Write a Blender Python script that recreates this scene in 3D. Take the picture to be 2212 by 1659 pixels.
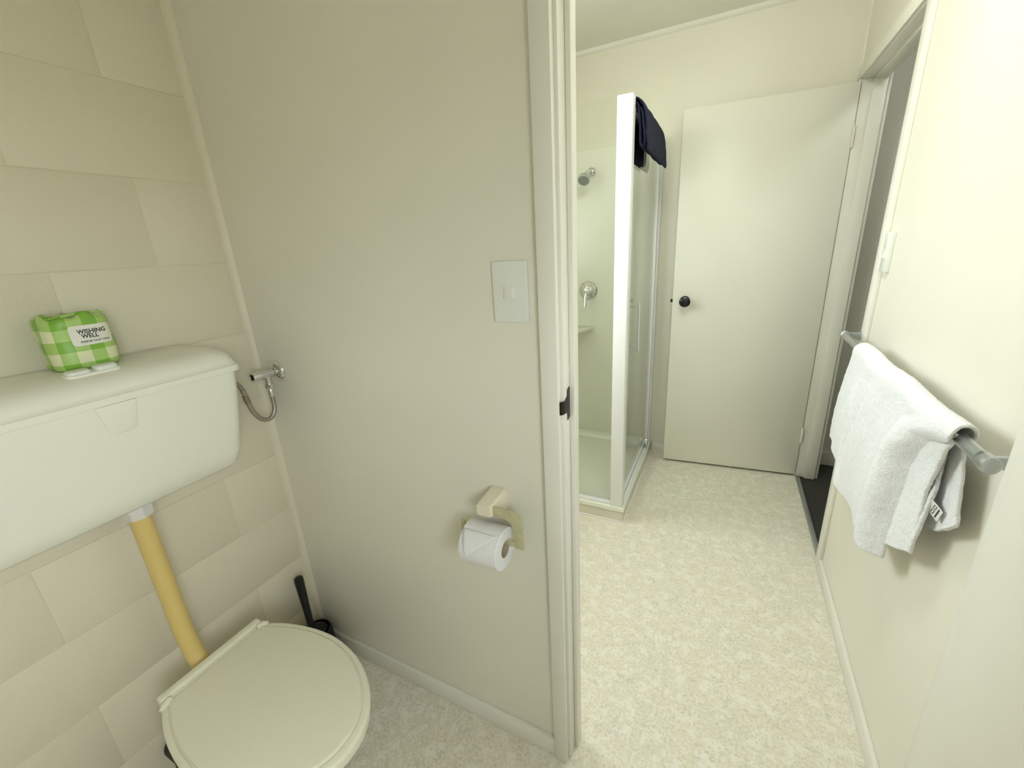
import bpy, bmesh, math, random
from mathutils import Vector, Matrix, noise

for o in list(bpy.data.objects):
    bpy.data.objects.remove(o, do_unlink=True)
scene = bpy.context.scene
COL = scene.collection
random.seed(7)

# ------------------------------------------------------------------ camera
cam_data = bpy.data.cameras.new('camera')
cam = bpy.data.objects.new('camera', cam_data)
COL.objects.link(cam)
scene.camera = cam
F_PX, YAW, PITCH, ROLL = 907.75, -0.4792, 0.3121, -0.0591
cam_data.sensor_fit = 'HORIZONTAL'
cam_data.sensor_width = 36.0
cam_data.lens = F_PX / 2212.0 * 36.0
cam_data.clip_start = 0.02
cy_, sy_, cp_, sp_ = math.cos(YAW), math.sin(YAW), math.cos(PITCH), math.sin(PITCH)
fwd = Vector((sy_ * cp_, cy_ * cp_, -sp_))
rgt = Vector((cy_, -sy_, 0))
upv = rgt.cross(fwd)
r_ = math.cos(ROLL) * rgt + math.sin(ROLL) * upv
u_ = -math.sin(ROLL) * rgt + math.cos(ROLL) * upv
M = Matrix((r_, u_, -fwd)).transposed().to_4x4()
M.translation = Vector((1.267, -0.758, 1.3747))
cam.matrix_world = M

# ------------------------------------------------------------------ light
world = bpy.data.worlds.new('overcast_sky')
scene.world = world
world.use_nodes = True
wt = world.node_tree
wn = wt.nodes
# overcast sky: brighter overhead, pale ground below the horizon
SKY = 20.0
tcw = wn.new('ShaderNodeTexCoord'); sepw = wn.new('ShaderNodeSeparateXYZ'); rmp = wn.new('ShaderNodeValToRGB')
mrw = wn.new('ShaderNodeMapRange'); mrw.inputs['From Min'].default_value = -1.0
wt.links.new(tcw.outputs['Generated'], sepw.inputs[0]); wt.links.new(sepw.outputs['Z'], mrw.inputs['Value'])
wt.links.new(mrw.outputs['Result'], rmp.inputs['Fac'])
els = rmp.color_ramp.elements
els[0].position = 0.47; els[0].color = (0.37, 0.37, 0.33, 1)
els[1].position = 0.53; els[1].color = (0.66, 0.715, 0.775, 1)
e3 = els.new(1.0); e3.color = (0.90, 0.955, 1.03, 1)
wt.links.new(rmp.outputs['Color'], wn['Background'].inputs['Color'])
wn['Background'].inputs['Strength'].default_value = SKY

WIN_Y0, WIN_Y1, WIN_Z0, WIN_Z1 = 0.22, 1.00, 1.25, 2.08
def portal(name, loc, rot, sx, sy):
    l = bpy.data.lights.new(name, 'AREA')
    l.shape = 'RECTANGLE'; l.size = sx; l.size_y = sy
    l.cycles.is_portal = True
    o = bpy.data.objects.new(name, l); COL.objects.link(o)
    o.location = loc; o.rotation_euler = rot
    return o
# daylight portal at the bathroom window (faces +x into the room)
portal('window_daylight_portal', (-0.16, (WIN_Y0 + WIN_Y1) / 2, (WIN_Z0 + WIN_Z1) / 2),
       (0, math.radians(-90), 0), WIN_Z1 - WIN_Z0, WIN_Y1 - WIN_Y0)
# portal at an unseen window, added to brighten the toilet (faces -x into the room)
W2Y0, W2Y1, W2Z0, W2Z1 = -1.35, -0.75, 1.09, 1.70
portal('added_window_portal', (1.85, (W2Y0 + W2Y1) / 2, (W2Z0 + W2Z1) / 2),
       (0, math.radians(90), 0), W2Z1 - W2Z0, W2Y1 - W2Y0)

vs = scene.view_settings
vs.view_transform = 'Standard'
vs.look = 'None'
vs.exposure = 0.0
vs.gamma = 1.0
vs.use_curve_mapping = False
scene.cycles.max_bounces = 7
scene.cycles.diffuse_bounces = 4
scene.cycles.glossy_bounces = 2
scene.cycles.transmission_bounces = 2
scene.cycles.caustics_reflective = False
scene.cycles.caustics_refractive = False

# ------------------------------------------------------------------ materials
def new_mat(name):
    m = bpy.data.materials.new(name); m.use_nodes = True
    nt = m.node_tree
    return m, nt, nt.nodes['Principled BSDF']

def coords(nt, scale=(1, 1, 1)):
    g = nt.nodes.new('ShaderNodeNewGeometry')
    mp = nt.nodes.new('ShaderNodeMapping'); mp.inputs['Scale'].default_value = scale
    nt.links.new(g.outputs['Position'], mp.inputs['Vector'])
    return mp.outputs['Vector']

def noise_node(nt, vec, scale, detail=3, rough=0.5):
    n = nt.nodes.new('ShaderNodeTexNoise')
    n.inputs['Scale'].default_value = scale; n.inputs['Detail'].default_value = detail
    n.inputs['Roughness'].default_value = rough
    nt.links.new(vec, n.inputs['Vector'])
    return n

def ramp(nt, fac, stops):
    r = nt.nodes.new('ShaderNodeValToRGB')
    els = r.color_ramp.elements
    while len(els) < len(stops): els.new(0.5)
    for e, (p, c) in zip(els, stops):
        e.position = p; e.color = (*c, 1)
    nt.links.new(fac, r.inputs['Fac'])
    return r.outputs['Color']

def mixc(nt, fac, a, b):
    m = nt.nodes.new('ShaderNodeMix'); m.data_type = 'RGBA'
    for sock, v in ((m.inputs[0], fac), (m.inputs[6], a), (m.inputs[7], b)):
        if isinstance(v, (int, float)): sock.default_value = v
        elif isinstance(v, tuple): sock.default_value = (*v, 1)
        else: nt.links.new(v, sock)
    return m.outputs[2]

def bump(nt, p, height, strength, dist=0.002):
    b = nt.nodes.new('ShaderNodeBump')
    b.inputs['Strength'].default_value = strength; b.inputs['Distance'].default_value = dist
    nt.links.new(height, b.inputs['Height'])
    nt.links.new(b.outputs['Normal'], p.inputs['Normal'])

def paint(name, col, rough=0.5, var=0.03, bscale=180, bstr=0.15, spec=0.5, coat=0.0):
    """plain painted / moulded surface with a slight tone variation and fine relief"""
    m, nt, p = new_mat(name)
    v = coords(nt)
    n = noise_node(nt, v, 2.3, 1)
    lo = tuple(max(0, c * (1 - var)) for c in col); hi = tuple(min(1, c * (1 + var)) for c in col)
    nt.links.new(ramp(nt, n.outputs['Fac'], [(0.3, lo), (0.7, hi)]), p.inputs['Base Color'])
    p.inputs['Roughness'].default_value = rough
    p.inputs['Specular IOR Level'].default_value = spec
    p.inputs['Coat Weight'].default_value = coat
    p.inputs['Coat Roughness'].default_value = 0.1
    if bstr >= 0.25:
        bump(nt, p, noise_node(nt, v, bscale, 1).outputs['Fac'], bstr, 0.001)
    return m

def metal(name, col, rough):
    m, nt, p = new_mat(name)
    v = coords(nt)
    n = noise_node(nt, v, 300, 2)
    p.inputs['Metallic'].default_value = 1
    p.inputs['Base Color'].default_value = (*col, 1)
    mr = nt.nodes.new('ShaderNodeMapRange')
    mr.inputs['To Min'].default_value = rough * 0.8; mr.inputs['To Max'].default_value = rough * 1.25
    nt.links.new(n.outputs['Fac'], mr.inputs['Value'])
    nt.links.new(mr.outputs['Result'], p.inputs['Roughness'])
    return m

def thin_glass(name, tint, refl=1.0):
    m = bpy.data.materials.new(name); m.use_nodes = True
    nt = m.node_tree
    for n in list(nt.nodes): nt.nodes.remove(n)
    out = nt.nodes.new('ShaderNodeOutputMaterial')
    tr = nt.nodes.new('ShaderNodeBsdfTransparent'); tr.inputs['Color'].default_value = (*tint, 1)
    gl = nt.nodes.new('ShaderNodeBsdfGlossy'); gl.inputs['Roughness'].default_value = 0.01
    # Schlick reflectance of a thin pane, the same from both sides
    lw = nt.nodes.new('ShaderNodeLayerWeight'); lw.inputs['Blend'].default_value = 0.5
    fr = nt.nodes.new('ShaderNodeMath'); fr.operation = 'POWER'; fr.inputs[1].default_value = 5.0
    nt.links.new(lw.outputs['Facing'], fr.inputs[0])
    mul = nt.nodes.new('ShaderNodeMath'); mul.operation = 'MULTIPLY_ADD'; mul.inputs[1].default_value = 0.92 * refl; mul.inputs[2].default_value = 0.04 * refl
    mx = nt.nodes.new('ShaderNodeMixShader')
    nt.links.new(fr.outputs[0], mul.inputs[0]); nt.links.new(mul.outputs[0], mx.inputs['Fac'])
    nt.links.new(tr.outputs[0], mx.inputs[1]); nt.links.new(gl.outputs[0], mx.inputs[2])
    nt.links.new(mx.outputs[0], out.inputs['Surface'])
    return m

MAT = {}
MAT['wall'] = paint('wall_paint_cream', (0.845, 0.815, 0.70), 0.42, 0.02, 140, 0.0)
MAT['block'] = paint('block_paint_cream', (0.81, 0.745, 0.585), 0.5, 0.02, 90, 0.6)
MAT['mortar'] = paint('mortar_paint_cream', (0.80, 0.735, 0.575), 0.55, 0.03, 160, 0.6)
MAT['ceiling'] = paint('ceiling_paint', (0.86, 0.85, 0.76), 0.7, 0.02, 120, 0.0)
MAT['trim'] = paint('gloss_trim_paint', (0.86, 0.84, 0.76), 0.32, 0.03, 60, 0.15)
MAT['door'] = paint('door_paint', (0.87, 0.85, 0.75), 0.38, 0.02, 70, 0.15)
MAT['liner'] = paint('shower_liner_acrylic', (0.90, 0.895, 0.785), 0.2, 0.01, 20, 0.02)
MAT['tray'] = paint('tray_acrylic', (0.86, 0.87, 0.76), 0.2, 0.01, 20, 0.02)
MAT['upstand'] = paint('tray_upstand_vinyl', (0.72, 0.68, 0.56), 0.4, 0.03, 100, 0.1)
MAT['alu_white'] = paint('white_powder_coat', (0.88, 0.89, 0.88), 0.3, 0.01, 200, 0.05)
MAT['cistern'] = paint('cistern_plastic', (0.90, 0.885, 0.77), 0.22, 0.015, 60, 0.03)
MAT['ceramic'] = paint('toilet_ceramic', (0.84, 0.84, 0.76), 0.12, 0.01, 20, 0.0)
MAT['seat'] = paint('seat_plastic', (0.88, 0.85, 0.70), 0.3, 0.015, 60, 0.03)
MAT['switch'] = paint('switch_plastic', (0.84, 0.85, 0.79), 0.28, 0.01, 50, 0.0)
MAT['nut'] = paint('nut_plastic', (0.78, 0.74, 0.70), 0.4, 0.03, 80, 0.1)
MAT['pipe'] = paint('yellowed_pipe_plastic', (0.80, 0.60, 0.22), 0.38, 0.08, 60, 0.1)
MAT['cream_ceramic'] = paint('holder_cream_plastic', (0.84, 0.77, 0.60), 0.28, 0.02, 40, 0.02)
MAT['black'] = paint('black_plastic', (0.006, 0.006, 0.008), 0.4, 0.1, 120, 0.1)
MAT['black_gloss'] = paint('black_gloss_knob', (0.004, 0.004, 0.006), 0.08, 0.1, 50, 0.0)
MAT['rubber'] = paint('black_rubber', (0.015, 0.016, 0.015), 0.6, 0.1, 120, 0.2)
MAT['bronze'] = metal('dark_bronze_strike', (0.05, 0.04, 0.035), 0.3)
MAT['chrome'] = metal('chrome', (0.78, 0.79, 0.80), 0.08)
MAT['satin'] = metal('satin_alloy', (0.52, 0.555, 0.575), 0.30)
MAT['glass'] = thin_glass('shower_glass', (0.975, 0.988, 0.968), 1.0)
MAT['window_glass'] = thin_glass('window_glass', (0.96, 0.97, 0.96), 1.0)
MAT['tag'] = paint('care_tag_satin', (0.82, 0.83, 0.80), 0.5, 0.02, 300, 0.1)
MAT['ink'] = paint('black_ink', (0.02, 0.02, 0.02), 0.6, 0.1, 100, 0.0)
MAT['ink_grey'] = paint('grey_ink', (0.12, 0.12, 0.11), 0.6, 0.1, 100, 0.0)
MAT['paper_label'] = paint('label_paper', (0.86, 0.84, 0.74), 0.5, 0.02, 100, 0.05)
MAT['card'] = paint('core_cardboard', (0.55, 0.45, 0.32), 0.8, 0.05, 150, 0.2)
MAT['hall_wall'] = paint('hall_wall_paint', (0.80, 0.79, 0.71), 0.6, 0.03, 120, 0.25)

# braided hose
def hose_mat():
    m, nt, p = new_mat('braided_steel_hose')
    tc = nt.nodes.new('ShaderNodeUVMap')
    mp = nt.nodes.new('ShaderNodeMapping'); mp.inputs['Scale'].default_value = (14, 90, 1)
    mp.inputs['Rotation'].default_value = (0, 0, 0.6)
    nt.links.new(tc.outputs['UV'], mp.inputs['Vector'])
    ch = nt.nodes.new('ShaderNodeTexChecker'); ch.inputs['Scale'].default_value = 1
    nt.links.new(mp.outputs[0], ch.inputs['Vector'])
    nt.links.new(mixc(nt, ch.outputs['Fac'], (0.34, 0.30, 0.26), (0.52, 0.47, 0.42)), p.inputs['Base Color'])
    p.inputs['Metallic'].default_value = 0.85; p.inputs['Roughness'].default_value = 0.4
    bump(nt, p, ch.outputs['Fac'], 0.3, 0.0005)
    return m
MAT['hose'] = hose_mat()

def vinyl():
    m, nt, p = new_mat('mottled_vinyl_floor')
    v = coords(nt)
    big = noise_node(nt, v, 3.0, 3, 0.6)
    base = ramp(nt, big.outputs['Fac'], [(0.34, (0.82, 0.745, 0.595)), (0.5, (0.80, 0.74, 0.60)), (0.66, (0.76, 0.73, 0.61))])
    mid = noise_node(nt, v, 23, 4, 0.75)
    f1 = ramp(nt, mid.outputs['Fac'], [(0.49, (0, 0, 0)), (0.58, (0.85, 0.85, 0.85))])
    c1 = mixc(nt, f1, base, (0.91, 0.88, 0.78))
    d = nt.nodes.new('ShaderNodeVectorMath'); d.operation = 'ADD'; d.inputs[1].default_value = (3.7, 1.9, 5.2)
    nt.links.new(v, d.inputs[0])
    mid2 = noise_node(nt, d.outputs[0], 34, 3, 0.7)
    f2 = ramp(nt, mid2.outputs['Fac'], [(0.54, (0, 0, 0)), (0.66, (0.7, 0.7, 0.7))])
    c2 = mixc(nt, f2, c1, (0.66, 0.625, 0.515))
    fine = noise_node(nt, d.outputs[0], 120, 2, 0.7)
    f3 = ramp(nt, fine.outputs['Fac'], [(0.52, (0, 0, 0)), (0.60, (0.8, 0.8, 0.8))])
    c3 = mixc(nt, f3, c2, (0.88, 0.85, 0.73))
    f4 = ramp(nt, fine.outputs['Fac'], [(0.34, (0.6, 0.6, 0.6)), (0.42, (0, 0, 0))])
    c4 = mixc(nt, f4, c3, (0.56, 0.53, 0.44))
    nt.links.new(c4, p.inputs['Base Color'])
    p.inputs['Roughness'].default_value = 0.38
    return m
MAT['vinyl'] = vinyl()

def carpet():
    m, nt, p = new_mat('dark_carpet')
    v = coords(nt)
    n = noise_node(nt, v, 260, 3, 0.7)
    nt.links.new(ramp(nt, n.outputs['Fac'], [(0.3, (0.015, 0.014, 0.013)), (0.7, (0.085, 0.08, 0.07))]), p.inputs['Base Color'])
    p.inputs['Roughness'].default_value = 0.95
    bump(nt, p, n.outputs['Fac'], 0.9, 0.004)
    return m
MAT['carpet'] = carpet()

def terry(name, lo, hi, strength, dist, sheen=0.25):
    m, nt, p = new_mat(name)
    v = coords(nt)
    a = noise_node(nt, v, 330, 3, 0.6)
    b = nt.nodes.new('ShaderNodeTexVoronoi'); b.inputs['Scale'].default_value = 420
    nt.links.new(v, b.inputs['Vector'])
    add = nt.nodes.new('ShaderNodeMath'); add.operation = 'SUBTRACT'
    nt.links.new(a.outputs['Fac'], add.inputs[0]); nt.links.new(b.outputs['Distance'], add.inputs[1])
    c = noise_node(nt, v, 120, 2, 0.5)       # matted clumps of pile
    add2 = nt.nodes.new('ShaderNodeMath'); add2.operation = 'MULTIPLY_ADD'; add2.inputs[1].default_value = 2.2
    nt.links.new(c.outputs['Fac'], add2.inputs[0]); nt.links.new(add.outputs[0], add2.inputs[2])
    nt.links.new(ramp(nt, a.outputs['Fac'], [(0.3, lo), (0.7, hi)]), p.inputs['Base Color'])
    p.inputs['Roughness'].default_value = 0.95
    p.inputs['Specular IOR Level'].default_value = 0.15
    p.inputs['Sheen Weight'].default_value = sheen
    bump(nt, p, add2.outputs[0], strength, dist)
    return m
MAT['terry_white'] = terry('white_terry', (0.88, 0.89, 0.90), (0.95, 0.955, 0.96), 0.5, 0.003)
MAT['terry_navy'] = terry('navy_terry', (0.006, 0.008, 0.022), (0.022, 0.028, 0.075), 0.7, 0.003, 0.04)

def tissue():
    m, nt, p = new_mat('toilet_tissue')
    v = coords(nt)
    n = noise_node(nt, v, 420, 2)
    nt.links.new(ramp(nt, n.outputs['Fac'], [(0.3, (0.82, 0.82, 0.83)), (0.7, (0.90, 0.90, 0.90))]), p.inputs['Base Color'])
    p.inputs['Roughness'].default_value = 0.9
    p.inputs['Specular IOR Level'].default_value = 0.2
    bump(nt, p, n.outputs['Fac'], 0.35, 0.001)
    return m
MAT['tissue'] = tissue()

def translucent_arm():
    m, nt, p = new_mat('yellowed_clear_plastic')
    v = coords(nt)
    n = noise_node(nt, v, 60, 2)
    nt.links.new(ramp(nt, n.outputs['Fac'], [(0.3, (0.62, 0.58, 0.33)), (0.7, (0.70, 0.66, 0.42))]), p.inputs['Base Color'])
    p.inputs['Roughness'].default_value = 0.25
    p.inputs['Alpha'].default_value = 0.72
    return m
MAT['arm'] = translucent_arm()

def gingham():
    m, nt, p = new_mat('green_gingham_wrap')
    uv = nt.nodes.new('ShaderNodeUVMap')
    sep = nt.nodes.new('ShaderNodeSeparateXYZ'); nt.links.new(uv.outputs['UV'], sep.inputs[0])
    def stripe(sock, off):
        a = nt.nodes.new('ShaderNodeMath'); a.operation = 'ADD'; a.inputs[1].default_value = off
        nt.links.new(sock, a.inputs[0])
        f = nt.nodes.new('ShaderNodeMath'); f.operation = 'FRACT'; nt.links.new(a.outputs[0], f.inputs[0])
        g = nt.nodes.new('ShaderNodeMath'); g.operation = 'GREATER_THAN'; g.inputs[1].default_value = 0.5
        nt.links.new(f.outputs[0], g.inputs[0])
        return g.outputs[0]
    s1, s2 = stripe(sep.outputs['X'], 0.0), stripe(sep.outputs['Y'], 0.0)
    add = nt.nodes.new('ShaderNodeMath'); add.operation = 'ADD'
    nt.links.new(s1, add.inputs[0]); nt.links.new(s2, add.inputs[1])
    half = nt.nodes.new('ShaderNodeMath'); half.operation = 'MULTIPLY'; half.inputs[1].default_value = 0.5
    nt.links.new(add.outputs[0], half.inputs[0])
    r = nt.nodes.new('ShaderNodeValToRGB'); r.color_ramp.interpolation = 'CONSTANT'
    e = r.color_ramp.elements
    e[0].position = 0; e[0].color = (0.80, 0.82, 0.52, 1)
    e[1].position = 0.25; e[1].color = (0.40, 0.62, 0.15, 1)
    k = e.new(0.75); k.color = (0.18, 0.44, 0.008, 1)
    nt.links.new(half.outputs[0], r.inputs['Fac'])
    # fine diagonal hatching on the half-tone squares
    w = nt.nodes.new('ShaderNodeTexWave'); w.bands_direction = 'DIAGONAL'; w.inputs['Scale'].default_value = 5
    nt.links.new(uv.outputs['UV'], w.inputs['Vector'])
    fac = nt.nodes.new('ShaderNodeMath'); fac.operation = 'MULTIPLY'; fac.inputs[1].default_value = 0.16
    nt.links.new(w.outputs['Fac'], fac.inputs[0])
    nt.links.new(mixc(nt, fac.outputs[0], r.outputs['Color'], (0.80, 0.82, 0.52)), p.inputs['Base Color'])
    p.inputs['Roughness'].default_value = 0.4
    v = coords(nt)
    bump(nt, p, noise_node(nt, v, 60, 3).outputs['Fac'], 0.25, 0.003)
    return m
MAT['gingham'] = gingham()

# ------------------------------------------------------------------ helpers
def wloc(o):
    p = Vector((0, 0, 0))
    while o is not None:
        p += o.location; o = o.parent
    return p

def tag(o, label=None, cat=None, group=None, kind=None):
    if label: o['label'] = label
    if cat: o['category'] = cat
    if group: o['group'] = group
    if kind: o['kind'] = kind
    return o

def empty(name, loc, label=None, cat=None, group=None, kind=None):
    o = bpy.data.objects.new(name, None); COL.objects.link(o)
    o.location = loc; o.empty_display_size = 0.05
    return tag(o, label, cat, group, kind)

def finish(name, bm, mat, parent=None, smooth=35, loc=None, recalc=True):
    """bmesh in world coordinates -> one mesh object with its origin at loc (default: bounding box centre)"""
    if recalc: bmesh.ops.recalc_face_normals(bm, faces=bm.faces)
    if loc is None:
        lo = Vector((min(v.co[i] for v in bm.verts) for i in range(3)))
        hi = Vector((max(v.co[i] for v in bm.verts) for i in range(3)))
        loc = (lo + hi) / 2
    loc = Vector(loc)
    bmesh.ops.translate(bm, verts=bm.verts, vec=-loc)
    me = bpy.data.meshes.new(name); bm.to_mesh(me); bm.free()
    if smooth:
        for p in me.polygons: p.use_smooth = True
        me.set_sharp_from_angle(angle=math.radians(smooth))
    me.materials.append(MAT[mat] if isinstance(mat, str) else mat)
    o = bpy.data.objects.new(name, me); COL.objects.link(o)
    if parent is not None:
        o.parent = parent; o.location = loc - wloc(parent)
    else:
        o.location = loc
    return o

def add_box(bm, lo, hi, bev=0, seg=2):
    lo, hi = Vector(lo), Vector(hi)
    r = bmesh.ops.create_cube(bm, size=1)
    vs_ = r['verts']
    for v in vs_:
        v.co = Vector((lo[i] + (v.co[i] + 0.5) * (hi[i] - lo[i]) for i in range(3)))
    if bev > 0:
        es = list({e for v in vs_ for e in v.link_edges})
        bmesh.ops.bevel(bm, geom=es, offset=bev, segments=seg, profile=0.5, affect='EDGES')

def box(name, lo, hi, mat, parent=None, bev=0.0, seg=2, smooth=35):
    bm = bmesh.new(); add_box(bm, lo, hi, bev, seg)
    return finish(name, bm, mat, parent, smooth)

def boxes(name, lst, mat, parent=None, bev=0.0):
    bm = bmesh.new()
    for lo, hi in lst: add_box(bm, lo, hi, bev)
    return finish(name, bm, mat, parent)

def add_loft(bm, rings, cap0=True, cap1=True, closed=True, uv=False):
    vr = [[bm.verts.new(p) for p in ring] for ring in rings]
    n = len(rings[0])
    for a, b in zip(vr[:-1], vr[1:]):
        for i in range(n if closed else n - 1):
            j = (i + 1) % n
            bm.faces.new((a[i], a[j], b[j], b[i]))
    if cap0: bm.faces.new(list(reversed(vr[0])))
    if cap1: bm.faces.new(vr[-1])
    return vr

def loft(name, rings, mat, parent=None, cap0=True, cap1=True, smooth=35):
    bm = bmesh.new(); add_loft(bm, rings, cap0, cap1)
    return finish(name, bm, mat, parent, smooth)

def frame_of(axis):
    a = Vector(axis).normalized()
    h = Vector((0, 0, 1)) if abs(a.z) < 0.9 else Vector((1, 0, 0))
    u = a.cross(h).normalized(); v = a.cross(u).normalized()
    return a, u, v

def add_lathe(bm, base, axis, prof, seg=32):
    """prof: list of (distance along axis, radius)"""
    a, u, v = frame_of(axis); base = Vector(base)
    rings = []
    for d, r in prof:
        r = max(r, 1e-5)
        rings.append([base + a * d + (u * math.cos(t) + v * math.sin(t)) * r for t in [2 * math.pi * k / seg for k in range(seg)]])
    add_loft(bm, rings)

def lathe(name, base, axis, prof, mat, parent=None, seg=32, smooth=35):
    bm = bmesh.new(); add_lathe(bm, base, axis, prof, seg)
    return finish(name, bm, mat, parent, smooth)

def catmull(pts, n=8):
    P = [Vector(p) for p in pts]
    P = [2 * P[0] - P[1]] + P + [2 * P[-1] - P[-2]]
    out = []
    for i in range(1, len(P) - 2):
        for k in range(n):
            t = k / n
            out.append(0.5 * ((2 * P[i]) + (-P[i - 1] + P[i + 1]) * t + (2 * P[i - 1] - 5 * P[i] + 4 * P[i + 1] - P[i + 2]) * t * t
                              + (-P[i - 1] + 3 * P[i] - 3 * P[i + 1] + P[i + 2]) * t ** 3))
    out.append(P[-2].copy())
    return out

def add_tube(bm, path, r, seg=16):
    path = [Vector(p) for p in path]
    rings = []; u = None
    for i, p in enumerate(path):
        t = (path[min(i + 1, len(path) - 1)] - path[max(i - 1, 0)]).normalized()
        if u is None:
            _, u, _ = frame_of(t)
        u = (u - t * u.dot(t)).normalized(); v = t.cross(u)
        rr = r[i] if isinstance(r, (list, tuple)) else r
        rings.append([p + (u * math.cos(a) + v * math.sin(a)) * rr for a in [2 * math.pi * k / seg for k in range(seg)]])
    add_loft(bm, rings)

def tube(name, path, r, mat, parent=None, seg=16):
    bm = bmesh.new(); add_tube(bm, path, r, seg)
    o = finish(name, bm, mat, parent, 60)
    return o

def rrect(x0, x1, y0, y1, r, z, n=6, skip_back=False):
    """rounded rectangle ring in the xy plane"""
    pts = []
    for cx, cy, a0 in ((x1 - r, y1 - r, 0), (x0 + r, y1 - r, 90), (x0 + r, y0 + r, 180), (x1 - r, y0 + r, 270)):
        for k in range(n + 1):
            a = math.radians(a0 + 90 * k / n)
            pts.append(Vector((cx + r * math.cos(a), cy + r * math.sin(a), z)))
    return pts

def prism(name, pts, vec, mat, parent=None, bev=0.0, seg=2, smooth=35):
    """outline (world points, planar) extruded along vec"""
    bm = bmesh.new()
    vec = Vector(vec)
    add_loft(bm, [[Vector(p) for p in pts], [Vector(p) + vec for p in pts]])
    bmesh.ops.recalc_face_normals(bm, faces=bm.faces)
    if bev > 0:
        es = [e for e in bm.edges if len(e.link_faces) == 2 and e.calc_face_angle(0) > math.radians(40)]
        bmesh.ops.bevel(bm, geom=es, offset=bev, segments=seg, profile=0.5, affect='EDGES')
    return finish(name, bm, mat, parent, smooth)

def round_poly(pts, r, n=5):
    """round the corners of a closed planar polygon"""
    P = [Vector(p) for p in pts]; out = []
    for i, p in enumerate(P):
        a, b = P[i - 1], P[(i + 1) % len(P)]
        rr = r[i] if isinstance(r, (list, tuple)) else r
        da, db = (a - p), (b - p)
        l = min(rr, da.length * 0.49, db.length * 0.49)
        s, e = p + da.normalized() * l, p + db.normalized() * l
        for k in range(n + 1):
            t = k / n
            out.append(s * (1 - t) ** 2 + p * 2 * t * (1 - t) + e * t * t)
    return out

def lerp(a, b, t): return a + (b - a) * t

def interp(x, table):
    if x <= table[0][0]: return table[0][1]
    for (x0, y0), (x1, y1) in zip(table[:-1], table[1:]):
        if x <= x1: return lerp(y0, y1, (x - x0) / (x1 - x0))
    return table[-1][1]

# ------------------------------------------------------------------ room shell
XR, YF, YB, ZC, PT = 1.7234, 1.986, -1.40, 2.405, 0.062      # right wall, far wall, back wall, ceiling, partition thickness
HX = 1.812                                                   # hall side of the right wall
DY0, DY1, DZ = 1.143, 1.924, 2.003                           # hall doorway in the right wall
TX0, TX1, TZ = 0.990, 1.672, 1.985                           # toilet doorway in the partition

def struct(o, label, kind='structure'):
    o['kind'] = kind; o['label'] = label
    return o

struct(box('floor', (-0.05, YB - 0.05, -0.06), (XR + 0.012, YF + 0.05, 0.0), 'vinyl'),
       'mottled beige sheet vinyl floor running through toilet and bathroom')
struct(box('floor_hall', (XR + 0.012, 0.4, -0.06), (3.0, 2.2, -0.004), 'carpet'),
       'dark grey carpet in the hall beyond the open doorway')
struct(boxes('ceiling', [((-0.3, YB - 0.1, ZC), (1.812, YF + 0.3, ZC + 0.08)), ((1.812, 0.3, ZC), (3.0, YF + 0.3, ZC + 0.08))], 'ceiling'), 'pale painted ceiling')

# left outside wall: painted concrete block in the toilet, window in the bathroom
WT = 0.19
wl = boxes('wall_left', [((-WT, YB - 0.1, -0.05), (-0.0016, 0.0, ZC)),
                         ((-WT, 0.0, -0.05), (0, WIN_Y0, ZC)), ((-WT, WIN_Y1, -0.05), (0, YF + 0.1, ZC)),
                         ((-WT, WIN_Y0, -0.05), (0, WIN_Y1, WIN_Z0)), ((-WT, WIN_Y0, WIN_Z1), (0, WIN_Y1, ZC))], 'mortar')
struct(wl, 'cream painted concrete block wall behind the cistern')
block_cache = {}
def block(y0, y1, z0, z1):
    key = (round(y1 - y0, 4), round(z1 - z0, 4))
    loc = Vector((-0.012, (y0 + y1) / 2, (z0 + z1) / 2))
    if key in block_cache:
        o = bpy.data.objects.new('block', block_cache[key]); COL.objects.link(o)
        o.parent = wl; o.location = loc - wloc(wl)
    else:
        bm = bmesh.new()
        add_box(bm, (-0.024, y0, z0), (0.0, y1, z1), 0.0016, 2)
        o = finish('block', bm, 'block', wl, 35, loc)
        block_cache[key] = o.data
    o.location.x += random.uniform(-0.0004, 0.0004)
J = 0.0016
for k in range(-1, 12):
    z0, z1 = 0.181 + 0.2 * (k - 0), 0.381 + 0.2 * k
    z0, z1 = max(z0, 0.0), min(z1, ZC)
    if z1 - z0 < 0.02: continue
    off = -0.18 if k % 2 == 0 else -0.38
    ys = [0.0]; y = off
    while y > YB: ys.append(y); y -= 0.4
    ys.append(YB)
    for a, b in zip(ys[:-1], ys[1:]):
        if a - b > 0.02: block(b + J / 2, a - J / 2, z0 + J / 2, z1 - J / 2)

# partition between toilet and bathroom (with its doorway)
struct(boxes('wall_partition', [((0, 0, 0), (TX0 - 0.018, PT, ZC)), ((TX0 - 0.018, 0, TZ + 0.02), (TX1 + 0.018, PT, ZC)),
                                ((TX1 + 0.018, 0, 0), (XR, PT, ZC))], 'wall'),
       'smooth cream partition wall with the light switch and paper holder')
struct(boxes('wall_right', [((XR, YB - 0.1, -0.05), (HX, W2Y0, ZC)), ((XR, W2Y0, -0.05), (HX, W2Y1, W2Z0)), ((XR, W2Y0, W2Z1), (HX, W2Y1, ZC)),
                            ((XR, W2Y1, -0.05), (HX, DY0 - 0.018, ZC)), ((XR, DY1 + 0.018, -0.05), (HX, YF + 0.2, ZC)),
                            ((XR, DY0 - 0.018, DZ + 0.018), (HX, DY1 + 0.018, ZC))], 'wall'),
       'cream satin painted wall carrying the towel rail')
struct(box('wall_far', (-0.2, YF, -0.05), (XR, YF + 0.1, ZC), 'wall'), 'cream wall behind the shower and the open door')
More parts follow.
